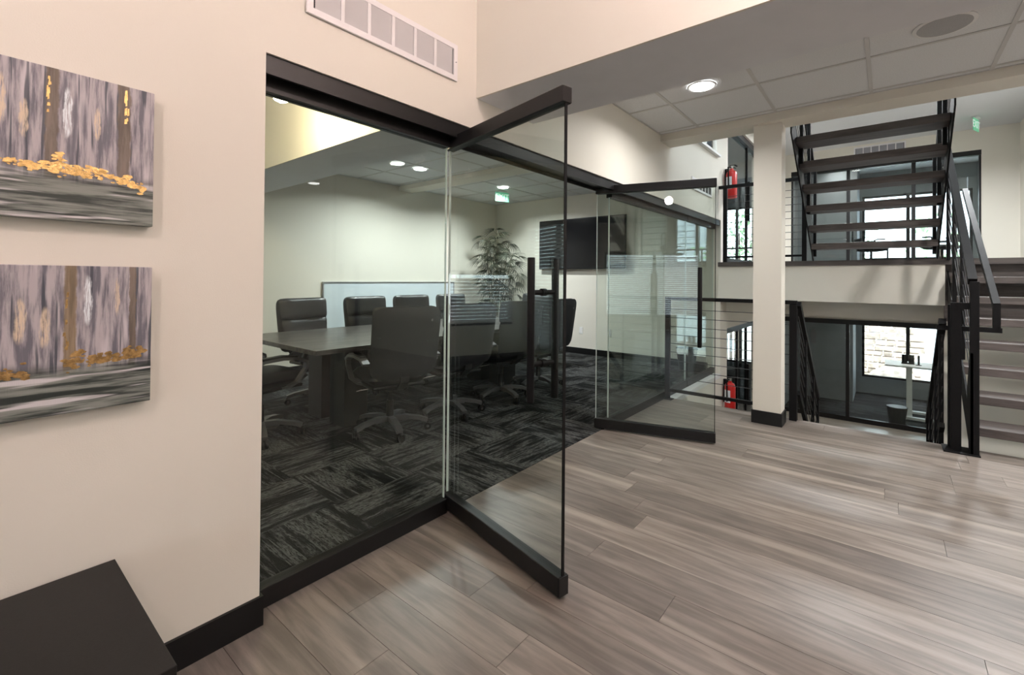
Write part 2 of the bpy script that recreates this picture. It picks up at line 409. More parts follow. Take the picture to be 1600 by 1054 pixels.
# ---- column
struct('wall_column', m_wall, (-.945, -.722, 4.57, 4.76, 0, 2.667))
baseb('baseboard_column', (-.955, -.712, 4.56, 4.77, 0, .115))

# ---- stairwell, landing, lower level
land = struct('floor_landing', m_tread, (XL, 1.75, 6.53, 11.4, UP-.06, UP))
struct('wall_landing_fascia', m_wall, (XL, .47, 6.55, 6.68, 1.03, UP-.06))
struct('wall_landing_wood', m_tread, (.47, 1.75, 6.66, 6.69, .86, UP-.06))
struct('wall_landing_beam', m_wall, (XL, 1.75, 6.95, 7.1, .83, UP-.06))
struct('wall_under_stair', m_wall, (.47, 1.75, 6.70, 6.80, LO, .86))
struct('ceiling_lower', m_soffit, (-6.2, 1.75, 7.1, 14.5, 1.0, UP-.06))
struct('floor_lower', m_lowfl, (-1.95, 1.75, 4.9, 11.4, LO-.1, LO))
struct('floor_lower_office', m_carp2, (-6.2, 1.75, 11.4, 14.5, LO-.1, LO), (-6.2, -1.95, 6.98, 11.4, LO-.1, LO))
struct('floor_upper_office', m_carp2, (-6.2, 1.75, 11.4, 14.5, UP-.06, UP), (-6.2, -1.95, 6.98, 11.4, UP-.06, UP))
struct('wall_stair_right', m_wall, (1.75, 1.87, 5.04, 14.5, LO, 5.5))
struct('wall_void_front', m_wall, (XL, 1.75, 4.7, 4.77, 3.04, 5.5))
struct('wall_floor_edge', m_wall, (-1.95, 1.75, YE-.1, YE, LO, -.012))
struct('ceiling_upper', m_tile, (-6.2, 1.87, 6.4, 14.5, 4.0, 4.15))
struct('wall_void_back', m_wall, (XL, 1.75, 6.4, 6.5, 4.15, 5.5))
struct('ceiling_void', m_soffit, (-1.95, -1.2, 4.7, 6.5, 5.5, 5.6), (1.3, 1.87, 4.7, 6.5, 5.5, 5.6), (-1.2, 1.3, 4.7, 5.0, 5.5, 5.6), (-1.2, 1.3, 6.2, 6.5, 5.5, 5.6))
sk = struct('window_5', m_rail, (-1.2, 1.3, 5.0, 5.04, 5.5, 5.58), (-1.2, 1.3, 6.16, 6.2, 5.5, 5.58), (-1.2, -1.16, 5.04, 6.16, 5.5, 5.58), (1.26, 1.3, 5.04, 6.16, 5.5, 5.58))  # unseen skylight, added to let cool daylight into the stairwell
boxobj('pane', m_wpane, (-1.16, 1.26, 5.04, 6.16, 5.53, 5.54), sk)
# wall above and beside the far glass fronts
struct('wall_upper_far', m_wall, (-1.79, -1.62, 11.4, 11.5, UP, 4.0), (1.285, 1.75, 11.4, 11.5, UP, 4.0), (-1.62, 1.285, 11.4, 11.5, UP+2.1, 4.0))
struct('wall_lower_far', m_wall, (XL, 1.75, 11.4, 11.5, LO+2.02, 1.0))
struct('wall_upper_left', m_wall, (-1.95, XL, 7.0, 11.4, UP+2.1, 4.0), (-1.95, XL, 9.3, 11.4, UP, UP+2.1))
struct('wall_lower_left', m_wall, (-1.95, XL, 7.0, 11.4, LO+2.1, 1.0), (-1.95, XL, 9.3, 11.4, LO, LO+2.1))
struct('wall_partition', m_grey, (-1.95, -1.79, 11.5, 14.5, LO, 4.0))
struct('wall_lower_back', m_grey, (-1.79, -.62, 13.2, 13.3, LO, 1.0), (-.72, -.62, 13.3, 14.5, LO, 1.0))
struct('wall_upper_back', m_grey, (-1.79, -.55, 13.2, 13.3, UP, 4.0), (-.65, -.55, 13.3, 14.5, UP, 4.0))
# facade with openings (x0,x1,z0,z1)
ops = [(-4.4, -2.5, UP+.3, UP+1.9), (-.5, 1.5, UP+.3, UP+1.9), (-4.4, -2.5, LO+.4, .45), (-.5, 1.5, LO+.4, .45)]
fb = [(-6.3, 1.87, 14.5, 14.65, LO, LO+.4), (-6.3, 1.87, 14.5, 14.65, .45, UP+.3), (-6.3, 1.87, 14.5, 14.65, UP+1.9, 4.15)]
for z0, z1 in ((LO+.4, .45), (UP+.3, UP+1.9)): fb += [(-6.3, -4.4, 14.5, 14.65, z0, z1), (-2.5, -.5, 14.5, 14.65, z0, z1), (1.5, 1.87, 14.5, 14.65, z0, z1)]
struct('wall_facade', m_grey, *fb)
for k, (a, c, z0, z1) in enumerate(ops): yframe('window_%d' % (6+k), a, c, 14.57, z0, z1, (.385,) if a > -1 else (-3.45,))
struct('wall_office_outer', m_grey, (-6.3, -6.2, 6.98, 14.5, LO, 4.0), (-6.2, -1.95, 6.98, 7.0, LO, 4.0))

# ------------------------------------------------------------------ glazing
trk = thing('door_track', 'long dark bronze overhead track framing the top of the glass wall', 'track', (-1.87, .727, 2.1))
boxobj('channel', m_rail, (-1.95, -1.80, .73, 6.655, 2.05, 2.10), trk); boxobj('fascia', m_rail, (-1.812, -1.796, .73, 6.655, 2.028, 2.10), trk)
boxobj('fascia', m_rail, (-1.95, -1.94, .73, 6.655, 2.028, 2.05), trk)
def fixed_panel(label, y0, y1, x=XG, toprail=True):
    t = thing('glass_wall_panel', label, 'glass panel', (x, (y0+y1)/2, 0), group='fixed panels of the conference glass wall')
    boxobj('bottom_rail', m_rail, (x-.026, x+.028, y0, y1, 0, .078), t, bev=.003)
    boxobj('top_rail', m_rail, (x-.026, x+.028, y0, y1, 1.985, 2.048), t)
    boxobj('glass_pane', m_glass, (x-.006, x+.006, y0+.004, y1-.004, .078, 1.985), t)
    for yy, dy in ((y0+.002, .0018), (y1-.002, .0018)): boxobj('glass_edge', m_gedge, (x-.006, x+.006, yy-dy, yy+dy, .078, 1.985), t)
    return t
p1 = fixed_panel('frameless glass panel with black rails nearest the cream wall and paintings', .742, 1.712)
p2 = fixed_panel('fixed glass panel right behind the far open glass door', 3.60, 5.54)
p3 = fixed_panel('farthest fixed glass panel, over the stairwell beside the grey bin', 5.55, 6.65)
def glass_door(label, a, c, hs, hz0, hz1, zt=2.046):
    dx, dy = c[0]-a[0], c[1]-a[1]; Ln = math.hypot(dx, dy); rz = math.atan2(dy, dx)
    t = thing('glass_door', label, 'glass door', (a[0], a[1], 0), rz, group='open glass pivot doors')
    boxobj('bottom_rail', m_rail, (0, Ln, -.026, .026, .012, .09), t, False, .004)
    boxobj('top_rail', m_rail, (0, Ln, -.026, .026, zt-.066, zt), t, False, .003)
    boxobj('end_cap', m_rail, (Ln, Ln+.004, -.024, .024, zt-.064, zt-.002), t, False)
    boxobj('end_cap', m_rail, (Ln, Ln+.004, -.024, .024, .014, .088), t, False)
    boxobj('glass_pane', m_glass, (.012, Ln-.006, -.006, .006, .09, zt-.066), t, False)
    boxobj('edge_seal', m_black, (Ln-.006, Ln-.001, -.0065, .0065, .09, zt-.066), t, False)
    boxobj('glass_edge', m_gedge, (.008, .012, -.006, .006, .09, zt-.066), t, False)
    obj('pivot_pin', tube(B(), [(.07, 0, 0.0), (.07, 0, .012)], .014), m_black, t, False)
    h = bpy.data.objects.new('pull_handle', None); C.objects.link(h); h.parent = t; h['label'] = 'black round ladder pull through both sides of the glass'
    for s in (-1, 1): obj('bar', tube(B(), [(hs, s*.068, hz0), (hs, s*.068, hz0+.003), (hs, s*.068, hz1-.003), (hs, s*.068, hz1)], .016, 16, rr=[.0145, .016, .016, .0145]), m_black, h, False, True)
    for z in (hz0+.155, hz1-.145):
        bb = tube(B(), [(hs, -.06, z), (hs, .06, z)], .011, 12); tube(bb, [(hs, -.012, z), (hs, .012, z)], .0165, 12); obj('standoff', bb, m_black, h, False, True)
    return t
glass_door('near glass door swung open into the room with black pull handle', (-1.912, 1.757), (-1.003, 1.551), .80, .762, 1.360)
glass_door('far glass door swung open beside the fixed panels and stair railing', (-1.955, 3.499), (-1.043, 3.762), .835, .75, 1.373, 2.07)

# far offices: glass fronts
def front_y(label, x0, x1, y, z0, mull, h=2.1, doors=False, xdoor=None):
    t = thing('office_glass_front', label, 'glass front', ((x0+x1)/2, y, z0))
    boxobj('head_rail', m_rail, (x0, x1, y-.05, y+.05, z0+h-.09, z0+h), t); boxobj('bottom_rail', m_rail, (x0, x1, y-.03, y+.03, z0, z0+.09), t)
    xs = [x0]+list(mull)+[x1]
    for a, c in zip(xs, xs[1:]): boxobj('glass_pane', m_glass, (a+.01, c-.01, y-.006, y+.006, z0+.09, z0+h-.09), t)
    for k, a in enumerate(xs): boxobj('mullion', m_rail, (max(x0, a-.03), min(x1, a+.03), y-.03, y+.03, z0+.09, z0+h-.09), t)
    return t
front_y('upstairs office glass front behind the open stair treads', -1.62, 1.285, 11.45, UP, (-.62, .38))
front_y('downstairs office glass front with black base rail seen under the landing', XL, 1.75, 11.35, LO, (-1.4, -.62, .9), h=2.02)
def front_x(label, x, y0, y1, z0, mull, h=2.1):
    t = thing('office_glass_front', label, 'glass front', (x, (y0+y1)/2, z0))
    boxobj('head_rail', m_rail, (x-.05, x+.05, y0, y1, z0+h-.09, z0+h), t); boxobj('bottom_rail', m_rail, (x-.03, x+.03, y0, y1, z0, z0+.09), t)
    ys = [y0]+list(mull)+[y1]
    for a, c in zip(ys, ys[1:]): boxobj('glass_pane', m_glass, (x-.006, x+.006, a+.01, c-.01, z0+.09, z0+h-.09), t)
    for a in ys[1:-1]: boxobj('mullion', m_rail, (x-.02, x+.02, a-.015, a+.015, z0+.09, z0+h-.09), t)
    obj('pull_handle', tube(B(), [(x+.07, 8.35, z0+.75), (x+.07, 8.35, z0+1.4)], .02), m_black, t)
    return t
front_x('upstairs glass front along the left corridor wall behind the column', -1.87, 7.0, 9.3, UP, (8.5,))
front_x('downstairs glass front along the left corridor wall under the landing', -1.87, 7.0, 9.3, LO, (7.9, 8.5))

# ------------------------------------------------------------------ stairs
def stair_flight(name, label, xs, y0, z0, dy, n, run=.25, rise=.19, th=.065, sill=True, depth=.29, first=1, stringer_w=.012, mt=None):
    t = thing(name, label, 'stairs', ((xs[0]+xs[1])/2, y0, z0))
    tm = mesh('tread', box(B(), -(xs[1]-xs[0])/2, (xs[1]-xs[0])/2, -depth/2, depth/2, -th, 0, .004), mt or m_tread)
    for k in range(first, n+1):
        share('tread', tm, (0, dy*(run*(k-1)+depth/2), rise*k if dy*0 == 0 and rise > 0 else rise*k), t)
    for x in xs:
        b = B(); L_ = run*(n-first+.6)
        sgn = 1 if x == xs[1] else -1
        ya, yb = y0+dy*(run*(first-1)-.03), y0+dy*(run*(n-1)+.27)
        za, zb = z0+rise*first, z0+rise*(n+ .08)
        w = .012
        vs_ = []
        for xx in (x, x+sgn*w):
            vs_.append([b.verts.new((xx, ya, za-.24)), b.verts.new((xx, yb, zb-.22)), b.verts.new((xx, yb, zb+.05)), b.verts.new((xx, ya, za+.03))])
        b.faces.new(vs_[0]); b.faces.new(vs_[1][::-1])
        for k in range(4): b.faces.new((vs_[0][k], vs_[0][(k+1) % 4], vs_[1][(k+1) % 4], vs_[1][k]))
        obj('stringer', b, m_black, t)
    return t
f1 = stair_flight('stair_flight', 'open-riser brown stair flight rising from the main floor at right', (.50, 1.6), 4.85, 0, 1, 7)
f2 = stair_flight('stair_flight', 'upper open-riser stair flight seen from below beside the column', (-.69, .40), 6.57, UP, -1, 7, run=.237, depth=.27)
f3 = stair_flight('stair_flight', 'stair flight going down between the black railings', (-.62, .33), 4.97, 0, 1, 7, rise=-.19)

# railings
def sq(bm, p, q, w, d, side):   # straight bar, rectangular
    return ribbon(bm, [p, q], w, d, side)
def post(t, x, y, z0, z1, w=.045, d=.03, name='post'):
    return boxobj(name, m_black, (x-w/2, x+w/2, y-d/2, y+d/2, z0, z1), t, bev=.003)
# guard along the floor edge
g = thing('cable_railing', 'black cable railing on the floor edge between glass wall and column', 'railing', (-1.25, 4.86, 0))
post(g, -1.835, 4.86, 0, 1.06, .05, .04); boxobj('foot_plate', m_black, (-1.89, -1.78, 4.82, 4.90, 0, .008), g)
post(g, -.67, 4.86, 0, 1.07, .06, .03); post(g, -.67, 4.90, 0, 1.07, .06, .02)
boxobj('top_rail', m_black, (-1.86, -.64, 4.835, 4.885, 1.06, 1.095), g, bev=.004); boxobj('bottom_rail', m_black, (-1.81, -.70, 4.845, 4.875, .085, .115), g)
for z in (.964, .873, .779, .691, .598, .507, .416, .323, .235): obj('cable', tube(B(), [(-1.81, 4.86, z), (-.70, 4.86, z)], .0035, 6), m_steel, g)
# guards down the lower flight
def slope_guard(label, x, y0, z0, ys, slope, n=7, x2=None, h=.8, bendto=None):
    t = thing('stair_railing', label, 'railing', (x, y0, 0))
    yend = ys[-1]; f = lambda y: z0+slope*(y-y0)
    obj('handrail', sq(B(), (x, y0-.02, f(y0-.02)), (x, yend, f(yend)), .045, .05, (1, 0, 0)), m_black, t)
    for y in ys: post(t, x, y, f(y)-h-.25, f(y)-.02, .03, .05)
    obj('lower_rail', sq(B(), (x, y0, f(y0)-h), (x, yend, f(yend)-h), .03, .04, (1, 0, 0)), m_black, t)
    for k in range(1, n+1):
        dz = h*k/(n+1); obj('cable', tube(B(), [(x, y0, f(y0)-dz), (x, yend, f(yend)-dz)], .0035, 6), m_steel, t)
    return t
slope_guard('black sloping cable railing down the stairs on the column side', -.635, 4.90, 1.05, (5.35, 5.95, 6.4), -.76)
slope_guard('black sloping cable railing down the stairs on the far right side', .335, 4.90, .955, (5.0, 5.45, 6.05, 6.5), -.72)
# newel group at the right
n1 = thing('newel_post', 'thick black double newel post at the foot of the right stairs', 'post', (.42, 4.83, 0))
post(n1, .405, 4.83, 0, 1.12, .06, .05); post(n1, .385, 4.89, 0, 1.10, .04, .03); post(n1, .50, 4.76, 0, 1.28, .05, .04)
boxobj('foot_plate', m_black, (.33, .53, 4.72, 4.92, 0, .008), n1); boxobj('cross_bar', m_black, (.405, .50, 4.80, 4.84, 1.07, 1.12), n1)
boxobj('cross_bar', m_black, (.30, .66, 4.885, 4.925, .90, .935), n1)
b = B(); vv = [(.478, 4.74, 0), (.478, 4.85, 0), (.478, 4.95, .45), (.478, 4.80, .75), (.478, 4.74, .75)]
for xx in (.478, .492):
    pass
fa = [b.verts.new((.478, y, z)) for _, y, z in vv]; fc = [b.verts.new((.492, y, z)) for _, y, z in vv]
b.faces.new(fa); b.faces.new(fc[::-1])
for k in range(5): b.faces.new((fa[k], fa[(k+1) % 5], fc[(k+1) % 5], fc[k]))
obj('gusset_plate', b, m_black, n1)
r1 = thing('stair_railing', 'black sloping handrail with cables rising along the right stairs', 'railing', (.49, 4.78, 0))
sl = .76
obj('handrail', sq(B(), (.49, 4.76, 1.28), (.49, 6.6, 1.28+sl*1.84), .05, .05, (1, 0, 0)), m_black, r1)
for y in (5.35, 5.95, 6.5): post(r1, .49, y, 1.28+sl*(y-4.76)-1.1, 1.28+sl*(y-4.76)-.02, .03, .05)
for k in range(1, 8): obj('cable', tube(B(), [(.49, 4.78, 1.28-.11*k), (.49, 6.55, 1.28+sl*1.77-.11*k)], .0035, 6), m_steel, r1)
r2_ = thing('grab_rail', 'lower black grab rail bending up over the right stair treads', 'handrail', (.63, 4.9, 0))
obj('rail', sq(B(), (.632, 4.90, 1.10), (.632, 6.7, 1.10+sl*1.5), .04, .045, (1, 0, 0)), m_black, r2_)
boxobj('upright', m_black, (.612, .652, 4.882, 4.922, .935, 1.115), r2_)
# railing of the upper flight, both sides
for x, lab in ((-.70, 'black cable guard on the column side of the upper stair flight'), (.41, 'black cable guard on the right side of the upper stair flight')):
    t = thing('stair_railing', lab, 'railing', (x, 6.5, UP)); f = lambda y: UP+(6.57-y)*.19/.237
    obj('handrail', sq(B(), (x, 6.5, f(6.5)+1.05), (x, 4.8, f(4.8)+1.05), .045, .05, (1, 0, 0)), m_black, t)
    for y in (6.45, 5.9, 5.35, 4.85): post(t, x+(.03 if x < 0 else -.03), y, f(y)-.05, f(y)+1.03, .03, .05)
    for k in range(1, 9): obj('cable', tube(B(), [(x, 6.5, f(6.5)+1.05-.11*k), (x, 4.8, f(4.8)+1.05-.11*k)], .0035, 6), m_steel, t)
# landing guard
g = thing('cable_railing', 'black cable railing on the upper landing behind the column', 'railing', (-1.2, 6.56, UP))
post(g, -1.70, 6.56, UP, UP+1.0, .05, .04); post(g, -.79, 6.56, UP, UP+1.0, .05, .04)
boxobj('top_rail', m_black, (-1.78, -.75, 6.535, 6.585, UP+.99, UP+1.03), g); boxobj('bottom_rail', m_black, (-1.68, -.80, 6.545, 6.575, UP+.055, UP+.08), g)
for z in (2.401, 2.314, 2.221, 2.137, 2.05, 1.965, 1.880, 1.793, 1.70): obj('cable', tube(B(), [(-1.68, 6.56, z), (-.80, 6.56, z)], .0035, 6), m_steel, g)

# ------------------------------------------------------------------ lamps
def downlight(label, x, y, z, power, group, color=NEUT, r=.085):
    t = thing('recessed_downlight', label, 'ceiling light', (x, y, z), group=group)
    b = B(); n = 24
    a = [[b.verts.new((q*math.cos(2*PI*k/n), q*math.sin(2*PI*k/n), zz)) for k in range(n)] for q, zz in ((r+.018, -.005), (r+.012, -.012), (r, -.009))]
    for p_, q_ in zip(a, a[1:]):
        for k in range(n): b.faces.new((p_[k], p_[(k+1) % n], q_[(k+1) % n], q_[k]))
    obj('trim_ring', b, m_white, t, False)
    obj('lens', lathe(B(), [(r, -.009), (r-.006, -.014), (.01, -.0155)], n=24), m_lamp, t, False)
    light('AREA', 'lamp_light', (0, 0, -.025), power, color, t, 2*r, 2.75)
    return t
downlight('bright round downlight in the tile ceiling above the far glass door', -1.092, 3.55, ZC, P_DOWN*.62, 'main room downlights')
for x, l_ in ((1.06, 'main ceiling downlight to the right of the round speaker'), (3.16, 'main ceiling downlight farthest to the right, past the speaker')): downlight(l_, x, 3.55, ZC, P_DOWN*.95, 'main room downlights')
downlight('small added downlight under the beam to brighten the under-stair wall', 1.2, 4.64, 2.667, 42, 'main room downlights', r=.06)  # added lamp, no fixture known here; brightens the wall behind the treads
downlight('conference room ceiling downlight, nearer of two above the table', -4.87, 3.95, ZC, P_CONF, 'conference downlights', (.93, .985, .98))
downlight('conference room ceiling downlight beside the green exit sign', -4.78, 5.55, ZC, P_CONF, 'conference downlights', (.93, .985, .98))
def pendant(label, x, y, z, power, ztop=3.6, color=WARM):
    t = thing('pendant_bulb', label, 'pendant lamp', (x, y, z), group='warm pendant bulbs')
    obj('bulb', lathe(B(), [(.014, .08), (.022, .068), (.048, .05), (.066, .022), (.071, 0), (.066, -.025), (.045, -.055), (.012, -.071)], n=20), emat('lit_bulb', color, power/.2), t, False, True)
    obj('socket', lathe(B(), [(.018, .13), (.02, .125), (.02, .075), (.012, .074)], n=16), m_black, t, False, True)
    obj('cord', tube(B(), [(0, 0, .13), (0, 0, ztop-z)], .004, 6), m_black, t, False)
    obj('canopy', lathe(B(), [(.05, ztop-z), (.05, ztop-z-.02), (.01, ztop-z-.03)], n=16), m_black, t, False)
    return t
pendant('warm clear pendant bulb glowing just behind the near glass panel', -3.2, 1.406, 2.525, 45, color=(1, .82, .52))
pendant('warm pendant bulb hanging before the bulkhead, above the frame', .15, 1.45, 2.85, P_PEND)
pendant('warm pendant bulb behind the viewpoint, reflected in the far door', -.47, -.8, 2.67, P_PEND)
pendant('added warm pendant bulb over the right of the entry area', 2.2, .2, 2.85, P_PEND)  # this third bulb is added out of view for more warm light
downlight('added downlight over the upstairs landing', -.6, 9.0, 4.0, P_STAIR, 'landing lights', (.95, .98, 1)); downlight('added right-hand lamp over the upper landing', 1.0, 8.2, 4.0, P_STAIR, 'landing lights', (.95, .98, 1))  # both landing lamps are added, without a known fixture, to brighten the stairwell
for k, (x, y) in enumerate(((-.9, 12.4), (.3, 12.4), (-.9, 12.9), (.3, 12.9))): downlight('small white downlight in the upstairs office ceiling, '+('front left', 'front right', 'rear left', 'rear right')[k]+' of four', x, y, 4.0, P_OFF*.45, 'upstairs office lights', r=.07)
downlight('downlight in the downstairs hall ceiling under the landing', -.6, 9.2, 1.0, P_OFF, 'downstairs lights'); downlight('downlight in the downstairs hall ceiling, right', 1.1, 8.4, 1.0, P_OFF, 'downstairs lights')
downlight('downlight in the downstairs office', .3, 12.6, 1.0, P_OFF*.6, 'downstairs lights')
# ceiling speaker
t = thing('ceiling_speaker', 'round flush ceiling speaker in the tile ceiling at upper right', 'speaker', (.25, 3.55, ZC))
m_spk = mat('speaker_mesh', (.42, .42, .43), .7, var=.15, scale=400)
obj('grille', lathe(B(), [(.125, -.004), (.12, -.010), (.01, -.013)], n=28), m_spk, t, False); obj('rim', lathe(B(), [(.14, .0), (.14, -.006), (.126, -.009)], n=28), m_white, t, False)

# ------------------------------------------------------------------ return-air grilles
def grille(label, horiz, n, size, place, rz, lm=None):
    """local frame: x along the grille, z up, front face towards -y"""
    Lx, H = size
    t = thing('air_grille', label, 'air vent', place, rz)
    boxobj('backing', m_dark, (.01, Lx-.01, -.004, -.001, .01, H-.01), t, False)
    fb_ = B(); bd = .026
    box(fb_, 0, Lx, -.014, -.004, 0, bd); box(fb_, 0, Lx, -.014, -.004, H-bd, H); box(fb_, 0, bd, -.014, -.004, bd, H-bd); box(fb_, Lx-bd, Lx, -.014, -.004, bd, H-bd)
    obj('frame', fb_, m_grille, t, False)
    cw_ = (Lx-2*bd)/n
    for k in range(1, n): boxobj('divider', m_grille, (bd+cw_*k-.008, bd+cw_*k+.008, -.013, -.004, bd, H-bd), t, False)
    for k in range(n):
        a, c = bd+cw_*k+.009, bd+cw_*(k+1)-.009; s = B(); z = bd
        m_ = 17 if horiz else 7
        if horiz:
            st = (H-2*bd)/m_
            for q in range(m_):
                z = bd+st*q; vsq = [s.verts.new(p) for p in ((a, -.006, z), (c, -.006, z), (c, -.012, z+st*.93), (a, -.012, z+st*.93))]; s.faces.new(vsq)
        o = obj('louvres', s, lm or m_grille, t, False) if horiz else None
        if o: o['kind'] = 'stuff'
        if not horiz: s.free()
    if horiz: obj('screw', lathe(B(), [(.004, 0), (.004, .002)], n=8), m_alu, t, False).location = (Lx-.012, -.016, H/2)
    return t
# left wall faces +x : local -y -> +x  => rz = +90deg, x along +Y
grille('white louvred return-air grille above the glass opening', True, 6, (.808, .19), (XL, .871, 2.312), PI/2)
grille('small white vent with open vertical bars far along the left wall', False, 6, (.78, .14), (XL, 5.425, 2.345), PI/2)
grille('white return-air grille high on the wall behind the stair treads', True, 6, (.80, .19), (-.53, 11.4, 3.77), 0, mat('grey_vent_louvre', (.38, .38, .42), .5))

# ------------------------------------------------------------------ paintings
def painting_mat(n, trunks, whites, creams, split, seed):
    m, N, L, P = newmat(n); b = NB(m)
    sep = N.new('ShaderNodeSeparateXYZ'); tc = N.new('ShaderNodeTexCoord').outputs['Object']; L.new(tc, sep.inputs[0])
    y, z = sep.outputs[1], sep.outputs[2]
    v = b.mapv(tc, (1, 1, 1), (0, seed*3.1, seed))
    st = b.noise(b.mapv(v, (1, 34, 3.2)), 1.6, 5, .65); st2 = b.noise(b.mapv(v, (1, 12, 1.2)), 2.0, 3, .6); fine = b.noise(b.mapv(v, (1, 130, 10)), 2.0, 4, .7)
    col = b.mix(b.step(st, .38, .60), (.15, .145, .175), (.47, .43, .455))
    col = b.mix(b.math('MULTIPLY', b.step(st2, .53, .66), .75), col, (.66, .61, .64))
    col = b.mix(b.math('MULTIPLY', b.step(b.noise(b.mapv(v, (1, 48, 2.0)), 1.3, 2), .585, .65), .9), col, (.055, .065, .085))
    wob = b.math('MULTIPLY', b.math('SUBTRACT', b.noise(b.mapv(v, (1, 3, 14)), 2.0, 3), .5), .014)
    yw = b.math('ADD', y, wob)
    def ell(yc, zc, ry, rz_, c_, amt):
        nonlocal col
        a_ = b.math('DIVIDE', b.math('SUBTRACT', yw, yc), ry); c2 = b.math('DIVIDE', b.math('SUBTRACT', z, zc), rz_)
        d = b.math('ADD', b.math('POWER', b.math('ABSOLUTE', a_), 2.2), b.math('POWER', b.math('ABSOLUTE', c2), 3.0))
        mk = b.math('MULTIPLY', b.math('SUBTRACT', 1.0, b.step(d, .25, 1.0)), b.math('MULTIPLY', b.step(fine, .36, .56), amt)); col = b.mix(mk, col, c_)
    for yc, w_, c_ in trunks:
        d = b.math('ABSOLUTE', b.math('SUBTRACT', yw, yc)); mk = b.math('SUBTRACT', 1.0, b.step(d, w_*.75, w_*1.15))
        col = b.mix(b.math('MULTIPLY', mk, .9), col, b.mix(b.step(st, .3, .7), tuple(x*.55 for x in c_), c_))
    for q in creams: ell(*q, (.74, .60, .44), .9)
    for q in whites: ell(*q, (.85, .90, .94), 1.0)
    # water band
    h1 = b.noise(b.mapv(v, (1, 3.0, 42)), 1.6, 5, .6); h2 = b.noise(b.mapv(v, (1, 2.0, 26)), 1.4, 3, .6)
    wc = b.mix(b.step(h1, .38, .60), (.035, .045, .04), (.24, .26, .235)); wc = b.mix(b.step(h2, .52, .62), wc, (.62, .60, .62)); wc = b.mix(b.step(b.noise(b.mapv(v, (1, 2, 30), (0, 5, 3)), 1.2, 3), .55, .62), wc, (.022, .03, .027))
    zz = b.math('ADD', z, b.math('MULTIPLY', b.math('SUBTRACT', b.noise(b.mapv(v, (1, 9, 9)), 1.5, 3), .5), .04))
    zg = b.math('ADD', zz, b.math('MULTIPLY', st, -.03))
    col = b.mix(b.step(zg, split-.035, split+.012), wc, col)
    L.new(col, P.inputs['Base Color']); P.inputs['Roughness'].default_value = .45
    bp = N.new('ShaderNodeBump'); bp.inputs['Strength'].default_value = .25; bp.inputs['Distance'].default_value = .002; L.new(fine, bp.inputs['Height']); L.new(bp.outputs[0], P.inputs['Normal'])
    return m
def painting(label, z0, z1, pm, golds, strips, gm=None):
    y1, y0 = .391, -.117
    t = thing('canvas_painting', label, 'painting', (XL, y0, z0), group='abstract forest paintings')
    boxobj('canvas', pm, (XL+.001, XL+.036, y0, y1, z0, z1), t, bev=.002)
    rnd = random.Random(len(golds)*7+int(z0*100)); b = B()
    for (ya, yb, zc, sp, n) in golds:
        for k in range(n):
            u = rnd.random(); yy = ya+(yb-ya)*u; zz = zc(u)+rnd.gauss(0, sp); r = rnd.uniform(.003, .010); m_ = rnd.randint(5, 8)
            ring = [b.verts.new((XL+.0366+rnd.uniform(0, .001), yy+r*rnd.uniform(.6, 1.5)*math.cos(2*PI*q/m_), zz+r*rnd.uniform(.4, .8)*math.sin(2*PI*q/m_))) for q in range(m_)]
            b.faces.new(ring)
    for (ya, za, zb) in strips:
        for k in range(11):
            zz = rnd.uniform(za, zb); yy = ya+rnd.gauss(0, .002); w_, h_ = rnd.uniform(.001, .0035), rnd.uniform(.003, .012)
            b.faces.new([b.verts.new((XL+.0366+rnd.uniform(0, .001), yy+a, zz+c)) for a, c in ((-w_, -h_), (w_, -h_*.7), (w_*.8, h_), (-w_*.7, h_*.8))])
    o = obj('gold_leaf', b, gm or m_gold, t); o['kind'] = 'stuff'; o['label'] = 'torn metallic gold leaf flakes'
BR = (.20, .155, .115)
oy, = (-.117,)
def loc(l): return [(q[0]-oy,)+tuple(q[1:]) for q in l]
zA, zB = 1.421, .892
pa = painting_mat('painted_canvas_a', loc([(.170, .013, BR), (.320, .015, BR), (.02, .012, BR), (-.07, .012, BR)]), [(.200-oy, 1.715-zA, .010, .075)],
                  [(.118-oy, 1.68-zA, .010, .055), (.262-oy, 1.70-zA, .008, .05), (.078-oy, 1.72-zA, .010, .07)], 1.54-zA, 1)
pb = painting_mat('painted_canvas_b', loc([(.212, .013, (.30, .22, .13)), (.345, .008, BR), (.03, .012, BR), (-.06, .012, BR)]), [(.248-oy, 1.20-zB, .010, .075)],
                  [(.117-oy, 1.15-zB, .012, .065), (.163-oy, 1.13-zB, .012, .06), (.31-oy, 1.21-zB, .006, .06)], 1.015-zB, 5)
painting('upper forest painting, bright gold leaf band under brown trunks', zA, 1.829, pa,
         [(-.1, .095, lambda u: 1.565, .006, 45), (.10, .25, lambda u: 1.560-.004*u, .008, 90), (.175, .195, lambda u: 1.585, .012, 18), (.255, .370, lambda u: 1.565-.03*u, .007, 75)], [(.163, 1.70, 1.81), (.325, 1.72, 1.81)])
painting('lower forest painting, muted gold band above dark green water', zB, 1.297, pb,
         [(-.1, .10, lambda u: 1.02, .006, 45), (.08, .13, lambda u: 1.012, .007, 25), (.2, .36, lambda u: 1.028+.012*u, .008, 70), (.33, .374, lambda u: 1.045, .008, 35), (.22, .24, lambda u: 1.05, .015, 14)], [(.204, 1.05, 1.275)], mat('antique_gold_leaf', (.42, .27, .11), .35, metal=.7, var=.4, scale=90, bump=.4, bscale=300))

